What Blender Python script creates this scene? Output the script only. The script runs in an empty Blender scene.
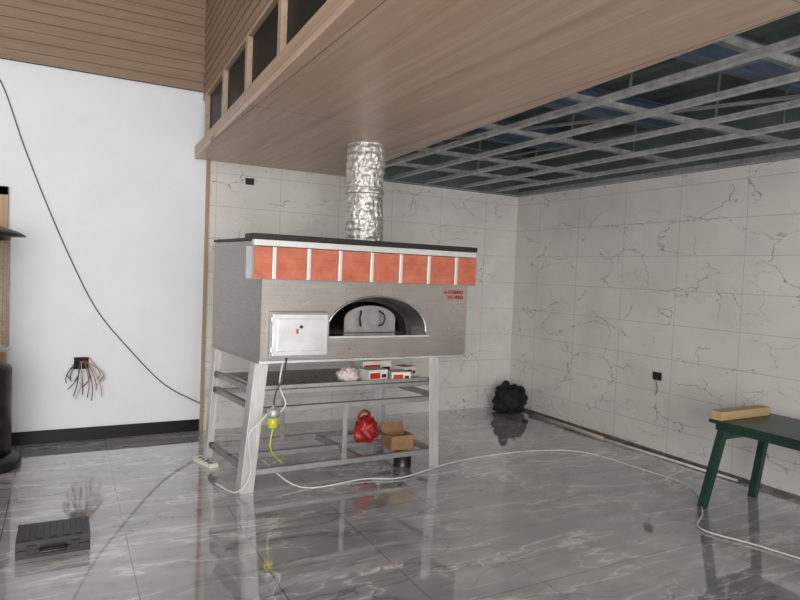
import bpy, bmesh, math, random
from mathutils import Vector, Matrix, noise
random.seed(7)
scene=bpy.context.scene
scene.view_settings.view_transform='Standard'
scene.view_settings.exposure=0.0
# ---------------------------------------------------------------- camera
f=622;psi=math.radians(28.4);th=math.radians(2.4);rho=math.radians(2.3)
F=Vector((math.sin(psi)*math.cos(th),math.cos(psi)*math.cos(th),-math.sin(th)))
R0=Vector((math.cos(psi),-math.sin(psi),0));U0=R0.cross(F)
r_=R0*math.cos(rho)+U0*math.sin(rho);u_=U0*math.cos(rho)-R0*math.sin(rho)
M=Matrix((r_,u_,-F)).transposed().to_4x4();M.translation=(0,0,1.5)
cd=bpy.data.cameras.new("camera");cd.sensor_width=36;cd.lens=36*f/800;cd.clip_start=.05
co=bpy.data.objects.new("camera",cd);scene.collection.objects.link(co);co.matrix_world=M;scene.camera=co

# ---------------------------------------------------------------- node helpers
def lin(c):
    return tuple(((v/255)/12.92 if v/255<=.04045 else ((v/255+.055)/1.055)**2.4) for v in c)+(1,)
class NT:
    def __init__(s,name,rough=.5,metal=0.,col=(128,128,128),spec=.5):
        s.m=bpy.data.materials.new(name);s.m.use_nodes=True;s.t=s.m.node_tree
        s.b=s.t.nodes['Principled BSDF'];s.b.inputs['Roughness'].default_value=rough
        s.b.inputs['Metallic'].default_value=metal;s.b.inputs['Base Color'].default_value=lin(col)
        s.b.inputs['Specular IOR Level'].default_value=spec
        s._c=None
    def n(s,ty,**k):
        nd=s.t.nodes.new(ty)
        for a,b in k.items():setattr(nd,a,b)
        return nd
    def l(s,a,b):s.t.links.new(a,b)
    def coord(s):
        if not s._c:s._c=s.n('ShaderNodeNewGeometry').outputs['Position']
        return s._c
    def mapping(s,scale=(1,1,1),rot=(0,0,0),loc=(0,0,0),src=None):
        m=s.n('ShaderNodeMapping');m.inputs['Scale'].default_value=scale;m.inputs['Rotation'].default_value=rot;m.inputs['Location'].default_value=loc
        s.l(src or s.coord(),m.inputs['Vector']);return m.outputs['Vector']
    def noise(s,scale,detail=4,rough=.5,vec=None,dist=0):
        n=s.n('ShaderNodeTexNoise');n.inputs['Scale'].default_value=scale;n.inputs['Detail'].default_value=detail
        n.inputs['Roughness'].default_value=rough;n.inputs['Distortion'].default_value=dist
        s.l(vec or s.coord(),n.inputs['Vector']);return n
    def ramp(s,src,stops,interp='LINEAR'):
        r=s.n('ShaderNodeValToRGB');r.color_ramp.interpolation=interp;e=r.color_ramp.elements
        while len(e)<len(stops):e.new(.5)
        for i,(p,c) in enumerate(stops):
            e[i].position=p;e[i].color=c if len(c)==4 else lin(c)
        s.l(src,r.inputs[0]);return r.outputs[0]
    def math(s,op,a,b=None):
        m=s.n('ShaderNodeMath',operation=op)
        for i,v in enumerate((a,b)):
            if v is None:continue
            if isinstance(v,(int,float)):m.inputs[i].default_value=v
            else:s.l(v,m.inputs[i])
        return m.outputs[0]
    def mix(s,fac,a,b,mode='MIX'):
        m=s.n('ShaderNodeMix',data_type='RGBA',blend_type=mode)
        for i,v in ((0,fac),(6,a),(7,b)):
            if isinstance(v,(int,float)):m.inputs[i].default_value=v
            elif isinstance(v,tuple):m.inputs[i].default_value=v if len(v)==4 else lin(v)
            else:s.l(v,m.inputs[i])
        return m.outputs[2]
    def base(s,x):s.l(x,s.b.inputs['Base Color']);return s
    def bump(s,h,st=.3,d=.01):
        b=s.n('ShaderNodeBump');b.inputs['Strength'].default_value=st;b.inputs['Distance'].default_value=d
        s.l(h,b.inputs['Height']);s.l(b.outputs[0],s.b.inputs['Normal']);return s
W=(1,1,1,1);K=(0,0,0,1)
def simple(name,col,rough=.5,metal=0.,var=.12,sc=8,bump=0.,spec=.5,vs=(1,1,1)):
    t=NT(name,rough,metal,col,spec)
    v=t.mapping(vs)
    n=t.noise(sc,5,.6,v)
    lo=tuple(c*(1-var) for c in col);hi=tuple(min(255,c*(1+var)) for c in col)
    t.base(t.ramp(n.outputs[0],[(.3,lo),(.7,hi)]))
    if bump:t.bump(n.outputs[0],bump,.01)
    return t.m
def swz(t,axes):
    s=t.n('ShaderNodeSeparateXYZ');t.l(t.coord(),s.inputs[0]);c=t.n('ShaderNodeCombineXYZ')
    for i,a in enumerate(axes):t.l(s.outputs[a],c.inputs[i])
    return c.outputs[0]
def grid(t,vec,w,h,mortar,off=0.,loc=(0,0,0)):
    b=t.n('ShaderNodeTexBrick');b.offset=off;b.squash=1
    b.inputs['Scale'].default_value=1;b.inputs['Mortar Size'].default_value=mortar;b.inputs['Mortar Smooth'].default_value=.2
    b.inputs['Brick Width'].default_value=w;b.inputs['Row Height'].default_value=h
    b.inputs['Color1'].default_value=W;b.inputs['Color2'].default_value=(.0,.0,.0,1);b.inputs['Bias'].default_value=0
    t.l(t.mapping(loc=loc,src=vec),b.inputs['Vector']);return b
def veins(t,vec,scale,w,dist,mask_sc,mlo,mhi,seed=0):
    """thin crooked crack lines"""
    n=t.noise(scale*1.6,5,.62,vec)
    a=t.n('ShaderNodeVectorMath',operation='SCALE');t.l(n.outputs['Color'],a.inputs[0]);a.inputs['Scale'].default_value=dist
    ad=t.n('ShaderNodeVectorMath',operation='ADD');t.l(vec,ad.inputs[0]);t.l(a.outputs[0],ad.inputs[1])
    v=t.n('ShaderNodeTexVoronoi',feature='DISTANCE_TO_EDGE');v.inputs['Scale'].default_value=scale
    t.l(ad.outputs[0],v.inputs['Vector'])
    line=t.ramp(v.outputs['Distance'],[(0,W),(w,K)])
    m=t.ramp(t.noise(mask_sc,3,.5,t.mapping(loc=(seed,seed*2,seed*3),src=vec)).outputs[0],[(mlo,K),(mhi,W)])
    return t.math('MULTIPLY',line,m)
def ridge(t,vec,scale,w,detail=5,rough=.5,mask_sc=1.,mlo=.4,mhi=.55,seed=0,halo=.25):
    """smooth flowing veins along the 0.5 level of a noise field"""
    n=t.noise(scale,detail,rough,vec,.15)
    d=t.math('ABSOLUTE',t.math('SUBTRACT',n.outputs[0],.5))
    line=t.ramp(d,[(0,W),(w,(halo,)*3+(1,)),(w*5,K)])
    m=t.ramp(t.noise(mask_sc,3,.5,t.mapping(loc=(seed,seed*2,seed*3),src=vec)).outputs[0],[(mlo,K),(mhi,W)])
    return t.math('MULTIPLY',line,m)
def marble_wall(name,axes,loc):
    t=NT(name,.16,0)
    p=swz(t,axes)
    p1=t.mapping((1.0,1.7,1),rot=(0,0,.55),loc=loc,src=p)
    v1=veins(t,p1,1.9,.012,.36,2.6,.45,.56,3)
    p2=t.mapping((1.0,1.5,1),rot=(0,0,-.35),loc=(loc[0]+7,3,5),src=p)
    v2=veins(t,p2,3.3,.016,.25,2.8,.50,.62,11)
    vv=t.math('MAXIMUM',v1,t.math('MULTIPLY',v2,.5))
    cl=t.ramp(t.noise(1.8,6,.6,p).outputs[0],[(.3,(208,207,202)),(.7,(227,225,220))])
    col=t.mix(t.math('MULTIPLY',vv,.75),cl,(88,84,78))
    g=grid(t,p,.6,.3,.0024,0,(0,.05,0))
    t.base(t.mix(t.math('MULTIPLY',g.outputs['Fac'],.5),col,(132,128,120)))
    return t.m
# ---------------------------------------------------------------- materials
m_marbleB=marble_wall("marble_tile_back",(0,2,1),(1.3,.4,0))
m_marbleR=marble_wall("marble_tile_right",(1,2,0),(5.3,2.1,4))
def floor_mat():
    t=NT("floor_marble",.05,0,spec=.8)
    t.b.inputs['Coat Weight'].default_value=1;t.b.inputs['Coat Roughness'].default_value=.015;t.b.inputs['Coat IOR'].default_value=1.75
    p=t.coord()
    big=t.noise(1.3,6,.6,t.mapping((1,1.8,1),rot=(0,0,.7)),.6)
    base=t.ramp(big.outputs[0],[(.3,(138,139,140)),(.7,(168,169,169))])
    v1=ridge(t,t.mapping((.45,1.7,1),rot=(0,0,.9)),1.1,.008,6,.5,1.4,.40,.52,2,.22)
    v2=ridge(t,t.mapping((.5,2.0,1),rot=(0,0,.55),loc=(3,8,0)),1.7,.007,6,.5,1.6,.43,.55,5,.2)
    v3=ridge(t,t.mapping((.6,1.5,1),rot=(0,0,-.5),loc=(13,4,2)),1.5,.007,5,.5,1.6,.46,.58,6,.15)
    vd=ridge(t,t.mapping((.5,1.9,1),rot=(0,0,.8),loc=(9,1,0)),1.3,.008,6,.5,1.5,.42,.55,8,.3)
    vd2=ridge(t,t.mapping((.6,1.7,1),rot=(0,0,.3),loc=(2,17,0)),1.9,.006,6,.5,1.5,.45,.58,9,.2)
    c=t.mix(t.math('MULTIPLY',t.math('MAXIMUM',t.math('MAXIMUM',v1,v2),v3),.8),base,(234,234,232))
    c=t.mix(t.math('MULTIPLY',t.math('MAXIMUM',vd,vd2),.75),c,(84,84,84))
    g=grid(t,p,.6,1.2,.0028,0,(.28,.1,0))
    c=t.mix(t.math('MULTIPLY',g.outputs['Fac'],.75),c,(64,64,64))
    t.base(c)
    r=t.ramp(t.noise(3,4).outputs[0],[(.3,(.03,.03,.03,1)),(.75,(.07,.07,.07,1))])
    t.l(r,t.b.inputs['Roughness'])
    return t.m
m_floor=floor_mat()
def wood(name,c1,c2,axis='Y',sc=1.,rough=.5,panel=None):
    t=NT(name,rough,0)
    s={'X':(.35,9,9),'Y':(9,.35,9),'Z':(9,9,.35)}[axis]
    p=t.mapping(tuple(v*sc for v in s))
    n=t.noise(1.6,6,.65,p,dist=.6)
    n2=t.noise(6,4,.6,p)
    c=t.ramp(n.outputs[0],[(.3,c1),(.7,c2)])
    c=t.mix(t.math('MULTIPLY',n2.outputs[0],.25),c,tuple(v*.7 for v in c1))
    if panel:
        g=grid(t,t.coord(),panel[0],panel[1],.0035,0,panel[2]);c=t.mix(t.math('MULTIPLY',g.outputs['Fac'],.8),c,(84,66,56))
    t.base(c);t.bump(n.outputs[0],.08,.004)
    return t.m
m_soffit=wood("laminate_wood",(180,150,128),(218,190,168),'Y',1,.38,(1.22,2.44,(.25,1.2,0)))
m_band=wood("laminate_edge",(166,140,118),(192,168,146),'Y',1,.45)
m_side=wood("siding_wood",(128,104,86),(154,130,110),'X',1,.5)
m_sideY=wood("siding_wood_side",(134,108,90),(162,136,114),'Y',1,.5)
m_trim=wood("trim_wood",(160,130,100),(186,156,126),'Z',1,.5)
m_plank=wood("plank_wood",(176,146,104),(204,174,130),'X',1,.6)
m_white=simple("white_paint",(222,225,230),.55,0,.015,3)
m_ceil=simple("ceiling_paint",(210,208,204),.8,0,.02,3)
m_black=simple("black_plastic",(20,20,22),.4,0,.2,12)
m_blackrough=simple("black_cloth",(18,18,20),.75,0,.3,20,.3)
m_baseb=simple("black_skirting",(14,14,15),.45,0,.2,12,0,.2)
m_slab=simple("black_slab",(34,31,30),.5,0,.25,20)
m_glassdark=simple("dark_glass",(20,25,25),.45,0,.3,2,0,.15)
def steel(name,col,rough,vs=(30,30,1.5),var=.12,metal=1.):
    t=NT(name,rough,metal,col)
    p=t.mapping(vs);n=t.noise(2.,6,.6,p);n2=t.noise(2.5,4,.6)
    lo=tuple(c*(1-var) for c in col);hi=tuple(min(255,c*(1+var)) for c in col)
    c=t.ramp(n.outputs[0],[(.3,lo),(.7,hi)])
    c=t.mix(t.ramp(n2.outputs[0],[(.35,(.5,.5,.5,1)),(.75,K)]),c,tuple(v*.82 for v in col))
    t.base(c)
    r=t.ramp(n2.outputs[0],[(.3,(rough*.8,)*3+(1,)),(.7,(min(1,rough*1.35),)*3+(1,))]);t.l(r,t.b.inputs['Roughness'])
    t.bump(n2.outputs[0],.08,.01)
    return t.m
m_steel=steel("brushed_steel",(180,172,166),.27,(1.5,30,30),.05)
m_steelside=steel("brushed_steel_side",(188,185,182),.4,(30,1.5,30),.05)
m_chrome=steel("polished_steel",(236,236,236),.2,(4,4,4),.05)
m_panel=steel("panel_steel",(240,240,238),.35,(4,4,4),.03,.55)
m_doorst=steel("door_box_steel",(238,238,238),.22,(3,3,3),.06,.85)
m_leg=steel("leg_steel",(214,214,212),.42,(30,30,2),.08,.6)
m_rail=steel("rail_steel",(176,174,172),.42,(8,8,8),.1,.8)
m_galv=steel("galvanised",(196,198,198),.42,(8,8,8),.15,.6)
m_galvd=steel("galvanised_dull",(154,158,160),.45,(8,8,8),.15,.7)
m_darkst=steel("dark_steel",(78,76,74),.4,(5,5,5),.2)
m_beam=simple("blue_beam_paint",(98,112,132),.5,0,.15,5)
m_deck=simple("steel_deck",(100,110,102),.6,0,.15,3)
m_chamber=simple("chamber_dark",(34,31,29),.9,0,.3,10)  # near-black base colour for the chamber walls, roof and mouth edge
m_fire=simple("firebrick",(128,112,92),.9,0,.2,14)
def brick():
    t=NT("red_brick_tile",.55,0)
    n=t.noise(10,5,.6);c=t.ramp(n.outputs[0],[(.3,(188,98,72)),(.7,(214,126,98))])
    p=swz(t,(0,2,1));g=grid(t,p,2,.07,.0015,0,(0,.038,0))
    c=t.mix(t.math('MULTIPLY',g.outputs['Fac'],.4),c,(140,60,40))
    t.base(c);t.bump(n.outputs[0],.2,.004);return t.m
m_brick=brick()
def foil():
    t=NT("aluminium_foil",.34,.85,(225,225,225))
    v=t.n('ShaderNodeTexVoronoi');v.inputs['Scale'].default_value=34;t.l(t.mapping((1,1,.7)),v.inputs['Vector'])
    n=t.noise(34,5,.7)
    h=t.math('ADD',v.outputs['Distance'],n.outputs[0])
    t.base(t.ramp(n.outputs[0],[(.3,(206,203,198)),(.65,(240,238,234))]))
    t.bump(h,.6,.018);return t.m
m_foil=foil()
m_red=simple("red_plastic",(190,34,30),.35,0,.15,6)
m_redd=simple("red_bag_film",(160,32,30),.4,0,.2,6)
m_redtxt=simple("red_paint",(176,38,34),.5,0,.05,6)
m_card=simple("cardboard",(140,108,76),.8,0,.12,9)
m_paper=simple("white_card",(222,218,210),.6,0,.06,9)
m_pink=simple("film_bag",(220,204,200),.4,0,.12,14,.3)
m_green=simple("green_paint",(18,52,38),.35,0,.2,6)
m_cablew=simple("white_cable",(212,212,206),.45,0,.05,6)
m_cabled=simple("grey_cable",(70,70,72),.5,0,.1,6)
m_yel=simple("yellow_glass",(196,190,60),.2,0,.15,10)
m_copper=simple("copper",(170,96,60),.35,.8,.1,6)
m_tan=simple("tan_pipe",(176,166,150),.5,0,.1,6)
m_skR=simple("wall_skirting",(104,99,92),.5,0,.2,12)

# ---------------------------------------------------------------- mesh builder
class B:
    def __init__(s,name,xf=None,bevel=0.,smooth=False):
        s.name=name;s.bm=bmesh.new();s.mats=[];s.xf=xf;s.bevel=bevel
    def mi(s,m):
        if m not in s.mats:s.mats.append(m)
        return s.mats.index(m)
    def face(s,pts,m,smooth=False):
        vs=[s.bm.verts.new(p) for p in pts];fc=s.bm.faces.new(vs);fc.material_index=s.mi(m);fc.smooth=smooth;return fc
    def box(s,a,b,m,rot=0.,piv=None):
        x0,y0,z0=a;x1,y1,z1=b
        P=[Vector(p) for p in ((x0,y0,z0),(x1,y0,z0),(x1,y1,z0),(x0,y1,z0),(x0,y0,z1),(x1,y0,z1),(x1,y1,z1),(x0,y1,z1))]
        if rot:
            c=Vector(piv) if piv else Vector(((x0+x1)/2,(y0+y1)/2,0));Rm=Matrix.Rotation(rot,3,'Z')
            P=[Rm@(p-c)+c for p in P]
        s.hexa(P,m)
    def hexa(s,P,m):
        v=[s.bm.verts.new(p) for p in P]
        for q in ((0,3,2,1),(4,5,6,7),(0,1,5,4),(1,2,6,5),(2,3,7,6),(3,0,4,7)):
            fc=s.bm.faces.new([v[i] for i in q]);fc.material_index=s.mi(m)
    def beam(s,p0,p1,w,h,m,up=(0,0,1)):
        p0=Vector(p0);p1=Vector(p1);d=(p1-p0).normalized();up=Vector(up)
        if abs(d.dot(up))>.95:up=Vector((0,1,0))
        sx=d.cross(up).normalized()*w/2;sy=sx.cross(d).normalized()*h/2
        P=[p0-sx-sy,p0+sx-sy,p0+sx+sy,p0-sx+sy,p1-sx-sy,p1+sx-sy,p1+sx+sy,p1-sx+sy];s.hexa(P,m)
    def tube(s,pts,r,m,seg=8,smooth_path=True,cap=True,close=False):
        pts=[Vector(p) for p in pts]
        if smooth_path and len(pts)>2:
            q=[];n=len(pts)
            for i in range(n-1):
                a=pts[max(i-1,0)];b=pts[i];c=pts[i+1];d=pts[min(i+2,n-1)]
                for k in range(6):
                    t=k/6;q.append(.5*((2*b)+(c-a)*t+(2*a-5*b+4*c-d)*t*t+(3*b-a-3*c+d)*t**3))
            q.append(pts[-1]);pts=q
        rings=[];prev=None
        for i,p in enumerate(pts):
            d=(pts[min(i+1,len(pts)-1)]-pts[max(i-1,0)]).normalized()
            if prev is None:
                a=d.cross(Vector((0,0,1)));a=a if a.length>.1 else d.cross(Vector((1,0,0)))
            else:a=prev-d*prev.dot(d)
            a.normalize();prev=a;b=d.cross(a);rr=r[i] if isinstance(r,list) else r
            rings.append([s.bm.verts.new(p+(a*math.cos(2*math.pi*k/seg)+b*math.sin(2*math.pi*k/seg))*rr) for k in range(seg)])
        for i in range(len(rings)-1):
            for k in range(seg):
                fc=s.bm.faces.new((rings[i][k],rings[i][(k+1)%seg],rings[i+1][(k+1)%seg],rings[i+1][k]));fc.material_index=s.mi(m);fc.smooth=True
        if cap:
            for rg in (rings[0][::-1],rings[-1]):
                fc=s.bm.faces.new(rg);fc.material_index=s.mi(m)
    def cyl(s,p0,p1,r,m,seg=24,r2=None):
        s.tube([p0,p1],[r,r if r2 is None else r2],m,seg,False)
    def lathe(s,c,prof,m,seg=32,fn=None):
        rings=[]
        for (rr,z) in prof:
            ring=[]
            for k in range(seg):
                a=2*math.pi*k/seg;q=rr*(fn(a,z) if fn else 1)
                ring.append(s.bm.verts.new((c[0]+q*math.cos(a),c[1]+q*math.sin(a),c[2]+z)))
            rings.append(ring)
        for i in range(len(rings)-1):
            for k in range(seg):
                fc=s.bm.faces.new((rings[i][k],rings[i][(k+1)%seg],rings[i+1][(k+1)%seg],rings[i+1][k]));fc.material_index=s.mi(m);fc.smooth=True
        fc=s.bm.faces.new(rings[0][::-1]);fc.material_index=s.mi(m)
        fc=s.bm.faces.new(rings[-1]);fc.material_index=s.mi(m)
    def done(s,parent=None):
        if s.xf:
            for v in s.bm.verts:v.co=Vector(s.xf(v.co))
        bmesh.ops.recalc_face_normals(s.bm,faces=s.bm.faces)
        me=bpy.data.meshes.new(s.name);s.bm.to_mesh(me);s.bm.free()
        for m in s.mats:me.materials.append(m)
        o=bpy.data.objects.new(s.name,me);scene.collection.objects.link(o)
        if s.bevel:
            md=o.modifiers.new("bevel",'BEVEL');md.width=s.bevel;md.segments=2;md.limit_method='ANGLE';md.angle_limit=math.radians(50)
        if parent:o.parent=parent
        return o

# ================================================================ ROOM
YB=5.8;XR=4.65;H=2.45;XL=-4.5;YF=-4.5;HC=4.6;XC=1.11
b=B("floor");b.box((XL-.1,YF,-.1),(XR+.1,YB+.1,0),m_floor);b.done()
b=B("wall_back")
b.box((XL,YB,0),(XC,YB+.1,HC),m_white)
b.box((XC,YB,0),(XR+.1,YB+.1,H),m_marbleB)
b.box((XC,YB+.005,H),(XR+.1,YB+.1,3.2),m_deck)
b.done()
b=B("wall_right");b.box((XR,YF,0),(XR+.1,YB,H),m_marbleR);b.box((XR+.005,YF,H),(XR+.1,YB,3.2),m_deck);b.done()
b=B("wall_left");b.box((XL-.1,YF,0),(XL,YB,HC),m_white);b.done()
b=B("trim_1",bevel=.002);b.box((XC-.005,YB-.02,0),(XC+.025,YB,2.45),m_trim);b.done()
b=B("baseboard_back",bevel=.002);b.box((-.39,YB-.015,0),(XC-.01,YB,.105),m_baseb);b.done()
b=B("baseboard_right",bevel=.001);b.box((XR-.012,YF,0),(XR,YB-.001,.03),m_skR);b.done()
# door at far left
b=B("door_1",bevel=.004)
yd=YB-.001
b.box((-.46,yd-.03,0),(-.395,yd,2.06),m_trim);b.box((-1.42,yd-.03,0),(-1.35,yd,2.06),m_trim)
b.box((-1.42,yd-.03,1.99),(-.395,yd,2.06),m_trim);b.box((-1.35,yd-.012,0.01),(-.46,yd,1.99),m_plank)
for z0,z1 in((.15,.9),(1.05,1.85)):b.box((-1.22,yd-.02,z0),(-.6,yd-.01,z1),m_trim)
b.cyl((-1.27,yd-.06,1.0),(-1.27,yd-.01,1.0),.02,m_chrome);b.done()
# upper siding (real boards)
b=B("wall_upper_siding",bevel=.002)
z=3.04
while z<HC-.02:
    b.hexa([Vector(p) for p in ((XL,YB-.036,z),(XC,YB-.036,z),(XC,YB,z),(XL,YB,z),(XL,YB-.03,z+.076),(XC,YB-.03,z+.076),(XC,YB,z+.076),(XL,YB,z+.076))],m_side)
    z+=.08
b.box((XL,YB-.025,3.04),(XC,YB,HC),m_side)
b.done()
def ex(y):  # plan line of the mezzanine edge
    return 1.0-.0322*(YB-y)
Y0=-2.0
def quadbox(bb,xa,xb,z0,z1,m,y0=Y0,y1=YB):
    bb.hexa([Vector(p) for p in ((xa(y0),y0,z0),(xb(y0),y0,z0),(xb(y1),y1,z0),(xa(y1),y1,z0),(xa(y0),y0,z1),(xb(y0),y0,z1),(xb(y1),y1,z1),(xa(y1),y1,z1))],m)
b=B("ceiling_wood_soffit",bevel=.003)
xr=lambda y:2.45-.055*(YB-y)
quadbox(b,ex,xr,H,H+.035,m_soffit)
quadbox(b,ex,lambda y:ex(y)+.05,H+.036,H+.11,m_band)
quadbox(b,lambda y:xr(y)-.02,xr,H+.036,H+.12,m_band)
b.done()
# mezzanine side wall with windows
ix=lambda y:ex(y)+.06
b=B("wall_mezzanine_siding",bevel=.002)
z=3.0
while z<HC-.02:
    b.hexa([Vector(p) for p in ((ix(Y0)-.006,Y0,z),(ix(Y0)+.06,Y0,z),(ix(YB)+.06,YB-.05,z),(ix(YB)-.006,YB-.05,z),(ix(Y0),Y0,z+.076),(ix(Y0)+.06,Y0,z+.076),(ix(YB)+.06,YB-.05,z+.076),(ix(YB),YB-.05,z+.076))],m_sideY)
    z+=.08
quadbox(b,lambda y:ix(y)+.006,lambda y:ix(y)+.07,3.0,HC,m_sideY,Y0,YB-.05)
b.done()
b=B("window_1",bevel=.003)
quadbox(b,ix,lambda y:ix(y)+.10,H+.11,H+.165,m_band)
quadbox(b,ix,lambda y:ix(y)+.10,2.97,3.0,m_band)
quadbox(b,lambda y:ix(y)+.03,lambda y:ix(y)+.04,H+.165,2.97,m_glassdark)
y=5.62
for i in range(10):
    quadbox(b,lambda y:ix(y)-.002,lambda y:ix(y)+.098,H+.165,2.97,m_band,y-.035,y+.035);y-=.785
b.done()
b=B("ceiling");b.box((XL-.1,YF,HC),(1.2,YB+.1,HC+.1),m_ceil);b.done()
# deck ceiling above the bare grid: corrugated sheet
b=B("ceiling_steel_deck")
x=1.16;zz=3.1
pts=[]
while x<XR+.1:
    pts+=[(x,zz),(x+.10,zz),(x+.13,zz-.04),(x+.19,zz-.04),(x+.22,zz)];x+=.22
for (xa,za),(xb_,zb) in zip(pts,pts[1:]):
    if abs(xa-xb_)<1e-6:continue
    b.face([(xa,YF,za),(xb_,YF,zb),(xb_,YB,zb),(xa,YB,za)],m_deck)
b.box((1.16,YF,zz+.02),(XR+.1,YB+.1,zz+.06),m_deck)
b.done()
# steel I beams (blue) running along X
b=B("ceiling_steel_beams",bevel=.002)
for y in (5.0,3.75,2.5,1.25,0,-1.25):
    b.box((1.2,y-.05,2.84),(XR,y+.05,2.855),m_beam);b.box((1.2,y-.05,3.03),(XR,y+.05,3.045),m_beam);b.box((1.2,y-.006,2.855),(XR,y+.006,3.03),m_beam)
b.done()
# galvanised drywall grid
b=B("ceiling_metal_grid")
def channel(p0,p1,w=.045,h=.04,m=None):
    m=m or m_galv
    p0=Vector(p0);p1=Vector(p1);d=(p1-p0).normalized();sd=d.cross(Vector((0,0,1)))
    b.beam(p0,p1,w,.003,m)
    for q in(-1,1):
        o=sd*(q*w/2)+Vector((0,0,h/2));b.beam(p0+o,p1+o,.003,h,m_galv)
        o2=sd*(q*(w/2+.008))+Vector((0,0,h));b.beam(p0+o2,p1+o2,.016,.003,m_galv)
for i,x in enumerate((2.58,2.98,3.40,3.86,4.30)):
    channel((x+.02*((i*7)%3-1),-1.5,2.475),(x-.01,YB,2.475),.045,.022)
for i,y in enumerate((5.35,4.6,3.6,2.75,1.75,.75)):
    channel((xr(y)+.01,y,2.54),(XR,y+.06*((i%3)-1),2.54),.035,.03,m_galvd)
b.beam((XR-.02,-1.5,2.46),(XR-.02,YB,2.46),.04,.004,m_galv);b.beam((XR-.002,-1.5,2.48),(XR-.002,YB,2.48),.004,.05,m_galv)
b.beam((2.45,YB-.02,2.46),(XR,YB-.02,2.46),.04,.004,m_galv)
for x in (2.75,3.5,4.2):
    for y in (5.0,3.75,2.5):
        b.beam((x,y,2.54),(x+.02,y,2.84),.022,.003,m_galvd)
for (p,q) in (((2.6,5.0,2.75),(4.6,5.3,2.78)),((2.9,5.7,2.66),(3.3,1.0,2.72)),((3.7,5.7,2.7),(4.1,1.0,2.62)),((2.4,1.9,2.7),(4.6,2.1,2.66)),((2.5,4.4,2.57),(3.9,1.4,2.58))):
    b.beam(p,q,.035,.015,m_galvd)
b.done()

# ================================================================ PIZZA OVEN
def oxf(p):return (p.x-.13*(p.y),4.05+p.y+.01*(p.x-1.1),p.z)
oven=bpy.data.objects.new("pizza_oven",None);scene.collection.objects.link(oven)
D=.92;xl,xr2=1.15,2.80;zb,zt=.88,1.685
b=B("body",oxf)
# front with arch
cx,hw,z0,ah=2.02,.405,1.045,.285
arch=[]
N=28
for i in range(N+1):
    a=math.pi*(1-i/N);arch.append((cx+hw*math.cos(a),z0+.03+(ah-.03)*math.sin(a)))
def fr(x,z,y=0.):return (x,y,z)
top=1.43
b.face([fr(xl,zb),fr(cx-hw,zb),fr(cx-hw,top),fr(xl,top)],m_steel)
b.face([fr(cx+hw,zb),fr(xr2,zb),fr(xr2,top),fr(cx+hw,top)],m_steel)
b.face([fr(cx-hw,zb),fr(cx+hw,zb),fr(cx+hw,z0),fr(cx-hw,z0)],m_steel)
for (xa,za),(xb_,zb_) in zip(arch,arch[1:]):
    b.face([fr(xa,za),fr(xb_,zb_),fr(xb_,top),fr(xa,top)],m_steel)
full=[(cx-hw,z0)]+arch+[(cx+hw,z0)]
inn=[(cx+(x-cx)*.93,z0+(z-z0)*.93) for x,z in full]
dep=.15
for i in range(len(full)-1):
    (x1,z1),(x2,z2)=full[i],full[i+1];(x3,z3),(x4,z4)=inn[i],inn[i+1]
    b.face([fr(x1,z1),fr(x2,z2),fr(x4,z4,dep),fr(x3,z3,dep)],m_steelside,True)
b.face([fr(cx-hw,z0),fr(cx+hw,z0),fr(inn[-1][0],z0,dep),fr(inn[0][0],z0,dep)],m_chrome)
# inner frame around the chamber mouth
ih=[(cx+(x-cx)*.84,z0+(z-z0)*.84) for x,z in full]
for i in range(len(full)-1):
    (x1,z1),(x2,z2)=inn[i],inn[i+1];(x3,z3),(x4,z4)=ih[i],ih[i+1]
    b.face([fr(x1,z1,dep),fr(x2,z2,dep),fr(x4,z4,dep),fr(x3,z3,dep)],m_darkst)
    b.face([fr(x3,z3,dep),fr(x4,z4,dep),fr(x4,z4,dep+.1),fr(x3,z3,dep+.1)],m_chamber)
# fire brick chamber: floor, side walls, roof and back
cxl,cxr,cz1=1.3,2.65,1.42
b.box((cxl,dep,z0-.03),(cxr,D-.06,z0),m_fire)
b.box((cxl-.02,dep+.1,z0),(cxl,D-.06,cz1),m_chamber);b.box((cxr,dep+.1,z0),(cxr+.02,D-.06,cz1),m_chamber)
b.box((cxl,dep+.1,cz1),(cxr,D-.06,cz1+.02),m_chamber);b.box((cxl,D-.06,z0),(cxr,D-.04,cz1),m_chamber)
# outer body sides/back/bottom
b.face([(xl,0,zb),(xl,0,zt),(xl,D,zt),(xl,D,zb)],m_steelside)
b.face([(xr2,0,zb),(xr2,0,zt),(xr2,D,zt),(xr2,D,zb)],m_steelside)
b.face([(xl,D,zb),(xr2,D,zb),(xr2,D,zt),(xl,D,zt)],m_steelside)
b.face([(xl,0,zb),(xr2,0,zb),(xr2,D,zb),(xl,D,zb)],m_steel)
b.done(oven)
b=B("door_plate",oxf,bevel=.002)
# loose arched steel door standing in the chamber mouth, with two curved handles
dcx=2.08;dhw=.215;dh=.205;dy=dep+.05
dp=[(dcx-dhw,z0+.002)]+[(dcx-dhw*math.cos(math.pi*i/20),z0+.10+(dh-.10)*math.sin(math.pi*i/20)) for i in range(21)]+[(dcx+dhw,z0+.002)]
for y in (dy,dy+.012):
    b.face([fr(x,z,y) for x,z in dp],m_rail)
for i in range(len(dp)-1):
    (x1,z1),(x2,z2)=dp[i],dp[i+1];b.face([fr(x1,z1,dy),fr(x2,z2,dy),fr(x2,z2,dy+.012),fr(x1,z1,dy+.012)],m_rail)
for s_,x in ((-1,dcx-.08),(1,dcx+.07)):
    b.tube([(x,dy,z0+.05),(x+s_*.02,dy-.03,z0+.07),(x+s_*.03,dy-.035,z0+.11),(x+s_*.02,dy-.03,z0+.145),(x,dy,z0+.165)],.007,m_slab)
b.done(oven)
b=B("arch_rim",oxf)
b.tube([(x,-.006,z) for x,z in full],.006,m_chrome,8,False)
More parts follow.
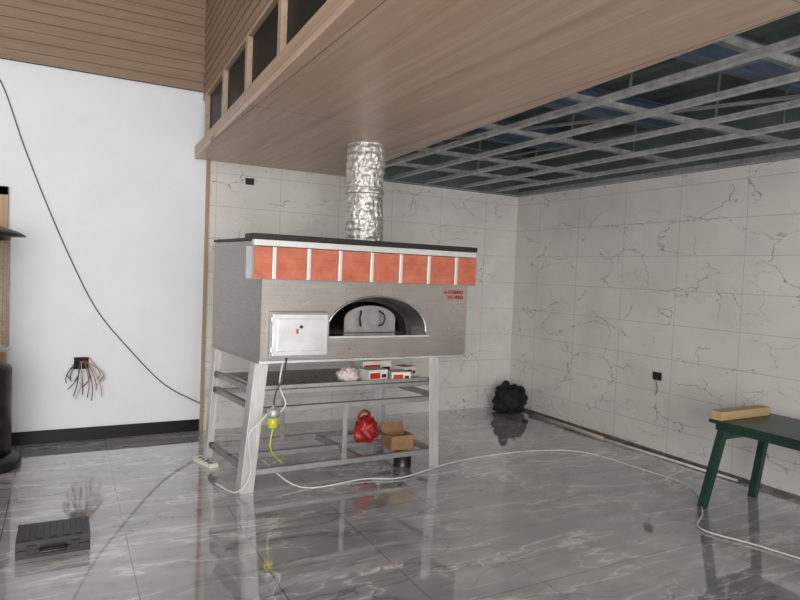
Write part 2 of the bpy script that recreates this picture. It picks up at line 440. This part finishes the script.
b.box((cx-hw-.02,-.02,z0-.014),(cx+hw+.02,.02,z0),m_chrome)
b.done(oven)
b=B("brick_band",oxf,bevel=.003)
bl,br=1.075,2.83
b.box((bl,-.045,1.43),(br,-.002,1.645),m_leg)
b.box((bl+.001,-.002,1.43),(xl,.10,1.645),m_chrome);
b.box((xr2,-.002,1.43),(br-.001,.10,1.645),m_chrome)
b.box((bl-.002,-.05,1.648),(br+.002,0,1.690),m_panel)
edges=[1.075,1.205,1.445,1.675,1.92,2.155,2.395,2.64,2.83]
for i in range(len(edges)-1):
    a=edges[i]+(.014 if i else 0);c=edges[i+1]-(.014 if i<len(edges)-2 else 0)
    b.box((a,-.055,1.434),(c,-.04,1.643),m_brick)
for e in edges[1:-1]:b.box((e-.013,-.06,1.432),(e+.013,-.04,1.645),m_panel)
b.done(oven)
b=B("top_slab",oxf,bevel=.003)
b.box((bl-.01,-.06,1.692),(br,.10,1.728),m_slab);b.box((xl-.01,.101,1.688),(xr2,D+.005,1.708),m_slab);b.done(oven)
b=B("control_panel",oxf,bevel=.004)
b.box((1.20,-.035,.905),(1.62,0.001,1.215),m_rail)
b.box((1.215,-.041,.92),(1.605,-.036,1.20),m_doorst)
b.box((1.245,-.045,.95),(1.575,-.041,1.17),m_doorst)
b.cyl((1.41,-.054,1.115),(1.41,-.036,1.115),.011,m_black,16)
b.box((1.375,-.052,1.07),(1.39,-.036,1.10),m_copper)
for zz_ in (.96,1.16):b.cyl((1.207,-.045,zz_-.02),(1.207,-.045,zz_+.02),.007,m_chrome,10)
b.done(oven)
b=B("bottom_lip",oxf,bevel=.002)
b.box((xl-.005,-.012,.865),(xr2+.005,.03,.885),m_chrome)
b.box((xl-.005,.03,.865),(xl+.02,D,.885),m_steelside);b.done(oven)
# lettering (flat painted marks)
for i,(s_,x,z) in enumerate((("A-FORNO",2.58,1.36),("TEL 0355",2.61,1.32))):
    cu=bpy.data.curves.new("lettering",'FONT');cu.body=s_;cu.size=.04;cu.extrude=.0005;cu.offset=.001
    o=bpy.data.objects.new("lettering_%d"%(i+1),cu);scene.collection.objects.link(o)
    o.rotation_euler=(math.pi/2,0,0);o.location=(x,4.05+.01*(x-1.1)-.002,z);cu.materials.append(m_redtxt);o.parent=oven
# stand
b=B("stand",oxf,bevel=.0015)
lx0,lx1=1.09,2.56;FB=.04;BK=.80
def angle(x,y,sx,sy,z0,z1,w=.075,splay=0):
    t=.006
    b.hexa([Vector(p) for p in ((x,y,z0),(x+sx*w,y,z0),(x+sx*w,y+sy*t,z0),(x,y+sy*t,z0),(x+splay,y,z1),(x+splay+sx*w,y,z1),(x+splay+sx*w,y+sy*t,z1),(x+splay,y+sy*t,z1))],m_leg)
    b.hexa([Vector(p) for p in ((x,y+sy*t,z0),(x+sx*t,y+sy*t,z0),(x+sx*t,y+sy*w,z0),(x,y+sy*w,z0),(x+splay,y+sy*t,z1),(x+splay+sx*t,y+sy*t,z1),(x+splay+sx*t,y+sy*w,z1),(x+splay,y+sy*w,z1))],m_leg)
angle(1.045,.0,1,1,0,.868,.09,.075);angle(2.60,.0,-1,1,0,.868,.085,-.04)
angle(1.06,BK,1,-1,0,.868,.07,.05);angle(2.60,BK,-1,-1,0,.868,.07,-.02)
def rail(p0,p1,s_=.035):
    b.beam(p0,p1,.005,s_,m_rail);d=(Vector(p1)-Vector(p0)).normalized();o=d.cross(Vector((0,0,1)))*(s_/2)
    o=o if (abs(d.y)>.5) else Vector((0,s_/2,0))
    b.beam(Vector(p0)+o+Vector((0,0,s_/2)),Vector(p1)+o+Vector((0,0,s_/2)),s_,.005,m_rail)
for z in (.13,):
    rail((1.10,.012,z),(2.55,.012,z));rail((1.10,BK-.06,z),(2.55,BK-.06,z))
    rail((1.10,.03,z),(1.10,BK-.02,z));rail((2.55,.03,z),(2.55,BK-.02,z))
    rail((1.10,.38,z),(2.55,.38,z))
    rail((1.95,.03,z-.01),(1.95,BK-.03,z-.01))
rail((1.12,.012,.545),(2.55,.012,.545));rail((1.12,BK-.05,.545),(2.55,BK-.05,.545))
rail((1.12,.03,.56),(1.12,BK-.02,.56));rail((2.55,.03,.56),(2.55,BK-.02,.56))
rail((1.12,.012,.665),(2.55,.012,.665),.03);rail((1.12,BK-.05,.665),(2.55,BK-.05,.665),.03)
rail((1.12,.03,.68),(1.12,BK-.02,.68))
b.beam((1.80,.02,.13),(1.80,.02,.54),.035,.006,m_rail);b.beam((1.66,BK-.06,.13),(1.66,BK-.06,.54),.035,.006,m_rail)
# sheet tray
b.box((1.2,.03,.685),(2.53,BK-.06,.69),m_steel);b.box((1.2,.02,.685),(2.53,.03,.712),m_rail)
b.done(oven)
# flue
b=B("flue_pipe")
seg=80;rings=84;rg=[]
for i in range(rings+1):
    t=i/rings;z=1.709+t*(2.449-1.709)
    cxx=1.995-.012*math.sin(t*3.1)-.015*t;cyy=4.29-.02*t
    base=.139+.006*math.sin(t*9)
    if .50<t<.56:base+=.010
    if t<.2:base-=.004
    base+=.0025*math.sin(t*2*math.pi*14)
    ring=[]
    for k in range(seg):
        a=2*math.pi*k/seg
        nz=noise.noise(Vector((math.cos(a)*4,math.sin(a)*4,z*16)))*.007+noise.noise(Vector((math.cos(a)*11,math.sin(a)*11,z*45)))*.004
        rr=base+nz;ring.append(b.bm.verts.new((cxx+rr*math.cos(a),cyy+rr*math.sin(a),z)))
    rg.append(ring)
for i in range(rings):
    for k in range(seg):
        fc=b.bm.faces.new((rg[i][k],rg[i][(k+1)%seg],rg[i+1][(k+1)%seg],rg[i+1][k]));fc.material_index=b.mi(m_foil)
b.done(oven)
# gas filter
b=B("gas_filter")
fx,fy=1.235,3.99
b.lathe((fx,fy,.44),[(.012,0),(.034,.008),(.036,.07),(.03,.075)],m_yel,20)
b.lathe((fx,fy,.515),[(.038,0),(.042,.01),(.042,.05),(.03,.06),(.012,.065),(.012,.085)],m_galv,20)
b.tube([(fx,fy,.58),(fx+.01,fy-.01,.68),(fx+.06,fy,.78),(fx+.1,fy+.06,.9)],.006,m_cabled)
b.tube([(fx+.04,fy,.54),(fx+.09,fy+.02,.6),(fx+.05,fy+.04,.72),(fx+.08,fy+.06,.9)],.006,m_cablew)
b.tube([(fx-.04,fy,.54),(fx-.1,fy-.01,.48),(fx-.16,fy+.0,.40),(fx-.14,fy,.15),(fx-.22,fy+.05,.02),(fx-.3,fy+.3,.012)],.006,m_cablew)
b.tube([(fx,fy,.44),(fx-.01,fy,.3),(fx+.1,fy+.08,.17)],.005,m_yel)
b.done(oven)

# --------------------------------------------------------- clutter
def carton(name,x,y,z,w,d,h,rot):
    b=B(name,bevel=.002);pv=(x+w/2,y+d/2,0)
    b.box((x,y,z),(x+w,y+d,z+h),m_paper,rot,pv)
    b.box((x+.012,y-.0015,z+h*.25),(x+w*.6,y,z+h*.75),m_red,rot,pv)
    b.box((x+w*.68,y-.0015,z+h*.3),(x+w-.012,y,z+h*.6),m_slab,rot,pv)
    b.box((x,y+d*.42,z+h),(x+w,y+d*.58,z+h+.0012),m_tan,rot,pv);b.done()
carton("small_carton",1.98,4.13,.692,.17,.14,.085,.15)
carton("small_carton.001",2.19,4.10,.692,.15,.13,.065,-.15)
carton("small_carton.002",2.02,4.32,.692,.26,.18,.125,.1)
carton("small_carton.003",2.33,4.24,.692,.13,.13,.08,.3)
def blob(name,c,r,m,amp=.25,sc=3.,seed=0,seg=4):
    bb=B(name);bmesh.ops.create_icosphere(bb.bm,subdivisions=seg,radius=1.)
    bb.mi(m);zmin=1e9
    for v in bb.bm.verts:
        n=v.co.copy();k=1+amp*noise.fractal(n*sc+Vector((seed,seed,seed)),.6,2.,4)
        v.co=Vector((n.x*r[0]*k,n.y*r[1]*k,n.z*r[2]*k))
        if v.co.z<-r[2]*.8:v.co.z=-r[2]*.8
    for v in bb.bm.verts:v.co+=Vector((c[0],c[1],c[2]+r[2]*.8))
    for fc in bb.bm.faces:fc.smooth=True
    return bb
bb=blob("plastic_bag",(1.86,4.20,.692),(.08,.06,.055),m_pink,.35,2.5,4);bb.done()
bb=blob("trash_bag",(4.42,5.50,0),(.19,.14,.16),m_blackrough,.35,2.2,9)
bb.tube([(4.34,5.5,.18),(4.30,5.48,.28),(4.31,5.46,.34),(4.35,5.46,.34),(4.37,5.47,.28),(4.38,5.48,.2)],.022,m_blackrough,10)
bb.tube([(4.46,5.5,.18),(4.53,5.48,.27),(4.58,5.46,.24),(4.56,5.47,.15)],.025,m_blackrough,10)
bb.done()
bb=blob("red_plastic_bag",(2.13,4.43,.153),(.10,.08,.115),m_redd,.3,2.0,6)
bb.tube([(2.08,4.42,.30),(2.06,4.41,.37),(2.10,4.40,.41),(2.15,4.41,.38),(2.14,4.42,.30)],.012,m_redd,8)
bb.done()
b=B("cardboard_box",bevel=.001)
X0,Y0_,Z0=2.2,4.12,.153
for a,c in (((0,0,0),(.2,.004,.11)),((0,.16,0),(.2,.164,.11)),((0,0,0),(.004,.16,.11)),((.196,0,0),(.2,.16,.11)),((0,0,0),(.2,.164,.004))):
    b.box((X0+a[0],Y0_+a[1],Z0+a[2]),(X0+c[0],Y0_+c[1],Z0+c[2]),m_card)
zt_=Z0+.11
b.hexa([Vector(p) for p in((X0,Y0_+.16,zt_),(X0+.2,Y0_+.16,zt_),(X0+.2,Y0_+.164,zt_),(X0,Y0_+.164,zt_),(X0,Y0_+.20,zt_+.06),(X0+.2,Y0_+.20,zt_+.06),(X0+.2,Y0_+.204,zt_+.06),(X0,Y0_+.204,zt_+.06))],m_card)
b.hexa([Vector(p) for p in((X0-.004,Y0_,zt_-.004),(X0,Y0_,zt_),(X0,Y0_+.16,zt_),(X0-.004,Y0_+.16,zt_-.004),(X0-.08,Y0_,zt_+.016),(X0-.078,Y0_,zt_+.02),(X0-.078,Y0_+.16,zt_+.02),(X0-.08,Y0_+.16,zt_+.016))],m_card)
b.done()
b=B("paint_can",bevel=.001)
b.lathe((2.36,4.22,0),[(.07,0),(.072,.004),(.07,.01),(.07,.09),(.073,.095),(.073,.1),(.06,.1),(.058,.094)],m_darkst,28);b.done()
# power strip on floor at left
b=B("power_strip",bevel=.004)
b.box((.93,4.66,0),(1.0,4.92,.03),m_paper,.3)
for k in range(4):b.cyl((.985-.014*k,4.70+.055*k,.03),(.985-.014*k,4.70+.055*k,.0315),.017,m_slab,14)
b.done()
# toolbox
b=B("tool_case",bevel=.008)
x0,y0,w,d,h=-.195,3.55,.335,.25,.085
b.box((x0,y0,0),(x0+w,y0+d,.04),m_black);b.box((x0,y0,.044),(x0+w,y0+d,h),m_black)
b.box((x0+.008,y0+.008,.038),(x0+w-.008,y0+d-.008,.046),m_blackrough)
for i in range(5):
    b.box((x0+.03+i*.06,y0+.03,h-.002),(x0+.06+i*.06,y0+d-.03,h+.006),m_black)
for x in (x0+.05,x0+w-.09):b.box((x,y0-.01,.02),(x+.04,y0,.065),m_slab)
b.tube([(x0+.11,y0,.04),(x0+.11,y0-.035,.04),(x0+.225,y0-.035,.04),(x0+.225,y0,.04)],.009,m_black,10,False)
b.done()
# patio heater
b=B("patio_heater")
hx,hy=-.53,5.25
b.lathe((hx,hy,0),[(.27,0),(.275,.02),(.27,.06),(.25,.08),(.2,.085),(.2,.09)],m_black,40)
b.lathe((hx,hy,.085),[(.2,0),(.21,.01),(.21,.62),(.2,.64),(.1,.70),(.1,.76)],m_darkst,40)
b.lathe((hx,hy,.84),[(.19,0),(.2,.01),(.19,.03),(.03,.03)],m_galv,36)
for k in range(28):
    a=2*math.pi*k/28;b.tube([(hx+.185*math.cos(a),hy+.185*math.sin(a),.86),(hx+.185*math.cos(a),hy+.185*math.sin(a),1.62)],.003,m_tan,5,False)
for i in range(16):
    z=.88+i*.048;b.tube([(hx+.186*math.cos(a*math.pi/12),hy+.186*math.sin(a*math.pi/12),z) for a in range(25)],.0025,m_tan,5,False)
b.cyl((hx,hy,.86),(hx,hy,1.66),.03,m_darkst)
b.lathe((hx,hy,1.62),[(.15,0),(.19,.005),(.19,.03),(.28,.035),(.285,.045),(.24,.07),(.12,.11),(.03,.12)],m_darkst,48)
b.done()
# table right
b=B("side_table",bevel=.004)
b.box((3.80,1.3,.595),(4.42,2.63,.62),m_green);b.box((3.83,1.33,.55),(4.39,2.60,.595),m_green)
for (xa,ya,xb_,yb_) in ((3.86,2.56,3.83,2.66),(4.36,2.57,4.39,2.66),(3.86,1.37,3.83,1.28),(4.36,1.37,4.39,1.28)):
    b.beam((xa,ya,.56),(xb_,yb_,0),.05,.05,m_green,(0,1,0))
b.beam((3.86,2.58,.5),(4.36,2.58,.5),.02,.04,m_green)
b.done()
b=B("wood_plank",bevel=.002);b.box((3.80,2.54,.621),(4.33,2.62,.68),m_plank);b.done()
# sockets and wires
b=B("wall_socket",bevel=.002);b.box((1.46,YB-.008,2.27),(1.54,YB,2.33),m_black);b.box((1.475,YB-.012,2.285),(1.525,YB-.006,2.32),m_slab);b.done()
b=B("wall_socket.001",bevel=.002);b.box((XR-.01,3.69,.65),(XR,3.78,.72),m_black)
b.box((XR-.014,3.71,.66),(XR-.009,3.76,.71),m_slab)
b.tube([(XR-.01,3.72,.68),(XR-.05,3.71,.66),(XR-.04,3.70,.58),(XR-.03,3.72,.52)],.004,m_cabled);b.done()
b=B("exposed_wiring")
b.box((.08,YB-.006,.60),(.19,YB,.70),m_blackrough)
for i in range(16):
    a=random.uniform(-.12,.20);l=random.uniform(.08,.28);o=random.uniform(.03,.1)
    b.tube([(.13+random.uniform(-.03,.03),YB-.005,.66),(.13+a*.4,YB-o*.7,.66+random.uniform(-.03,.04)),(.13+a,YB-o,.62-l*.5),(.13+a*.9+random.uniform(-.08,.05),YB-o*.8,.62-l)],.0035,random.choice([m_cabled,m_tan,m_black,m_copper,m_black]))
b.done()
b=B("hanging_cable")
b.tube([(-.8,YB-.045,3.03),(-.62,YB-.03,3.0),(-.46,YB-.012,2.87),(-.30,YB-.012,2.40),(-.146,YB-.012,1.978),(.04,YB-.012,1.52),(.244,YB-.012,1.096),(.506,YB-.012,.753),(.798,YB-.012,.435),(1.10,YB-.03,.255)],.0045,m_cabled)
b.done()
b=B("floor_hose")
b.tube([(1.25,4.25,.15),(1.45,4.0,.012),(1.915,4.0,.011),(2.206,3.93,.011),(2.785,4.11,.011),(3.477,4.148,.011),(3.99,3.96,.011),(4.105,3.413,.011),(4.108,2.96,.011),(3.75,2.6,.011),(3.466,2.41,.011),(3.566,2.097,.011),(3.7,1.6,.011)],.0048,m_cablew)
b.done()
b=B("floor_pipe")
b.tube([(4.55,5.3,.02),(4.52,4.2,.02)],.016,m_tan,12,False);b.tube([(4.5,4.7,.016),(4.58,2.9,.016)],.010,m_cablew,10,False)
b.done()
for i,(x,y) in enumerate(((4.2,5.2),(4.28,5.05))):
    b=B("debris_cap" if i==0 else "debris_cap.001");b.lathe((x,y,0),[(.03,0),(.032,.02),(.02,.025)],m_black,14);b.done()

# ================================================================ LIGHT
w=bpy.data.worlds.new("world");scene.world=w;w.use_nodes=True
nt=w.node_tree;bg=nt.nodes['Background'];bg.inputs[0].default_value=(.98,.98,1,1);bg.inputs[1].default_value=1.5
def area(name,loc,rot,sx,sy,e,col=(1,1,1)):
    l=bpy.data.lights.new(name,'AREA');l.shape='RECTANGLE';l.size=sx;l.size_y=sy;l.energy=e;l.color=col
    o=bpy.data.objects.new(name,l);o.location=loc;o.rotation_euler=rot;scene.collection.objects.link(o);return o
# daylight through the open storefront behind the viewer
area("storefront_daylight",(-1.6,-4.4,2.0),(math.radians(90),0,0),5.6,3.6,470,(1,.97,.93))
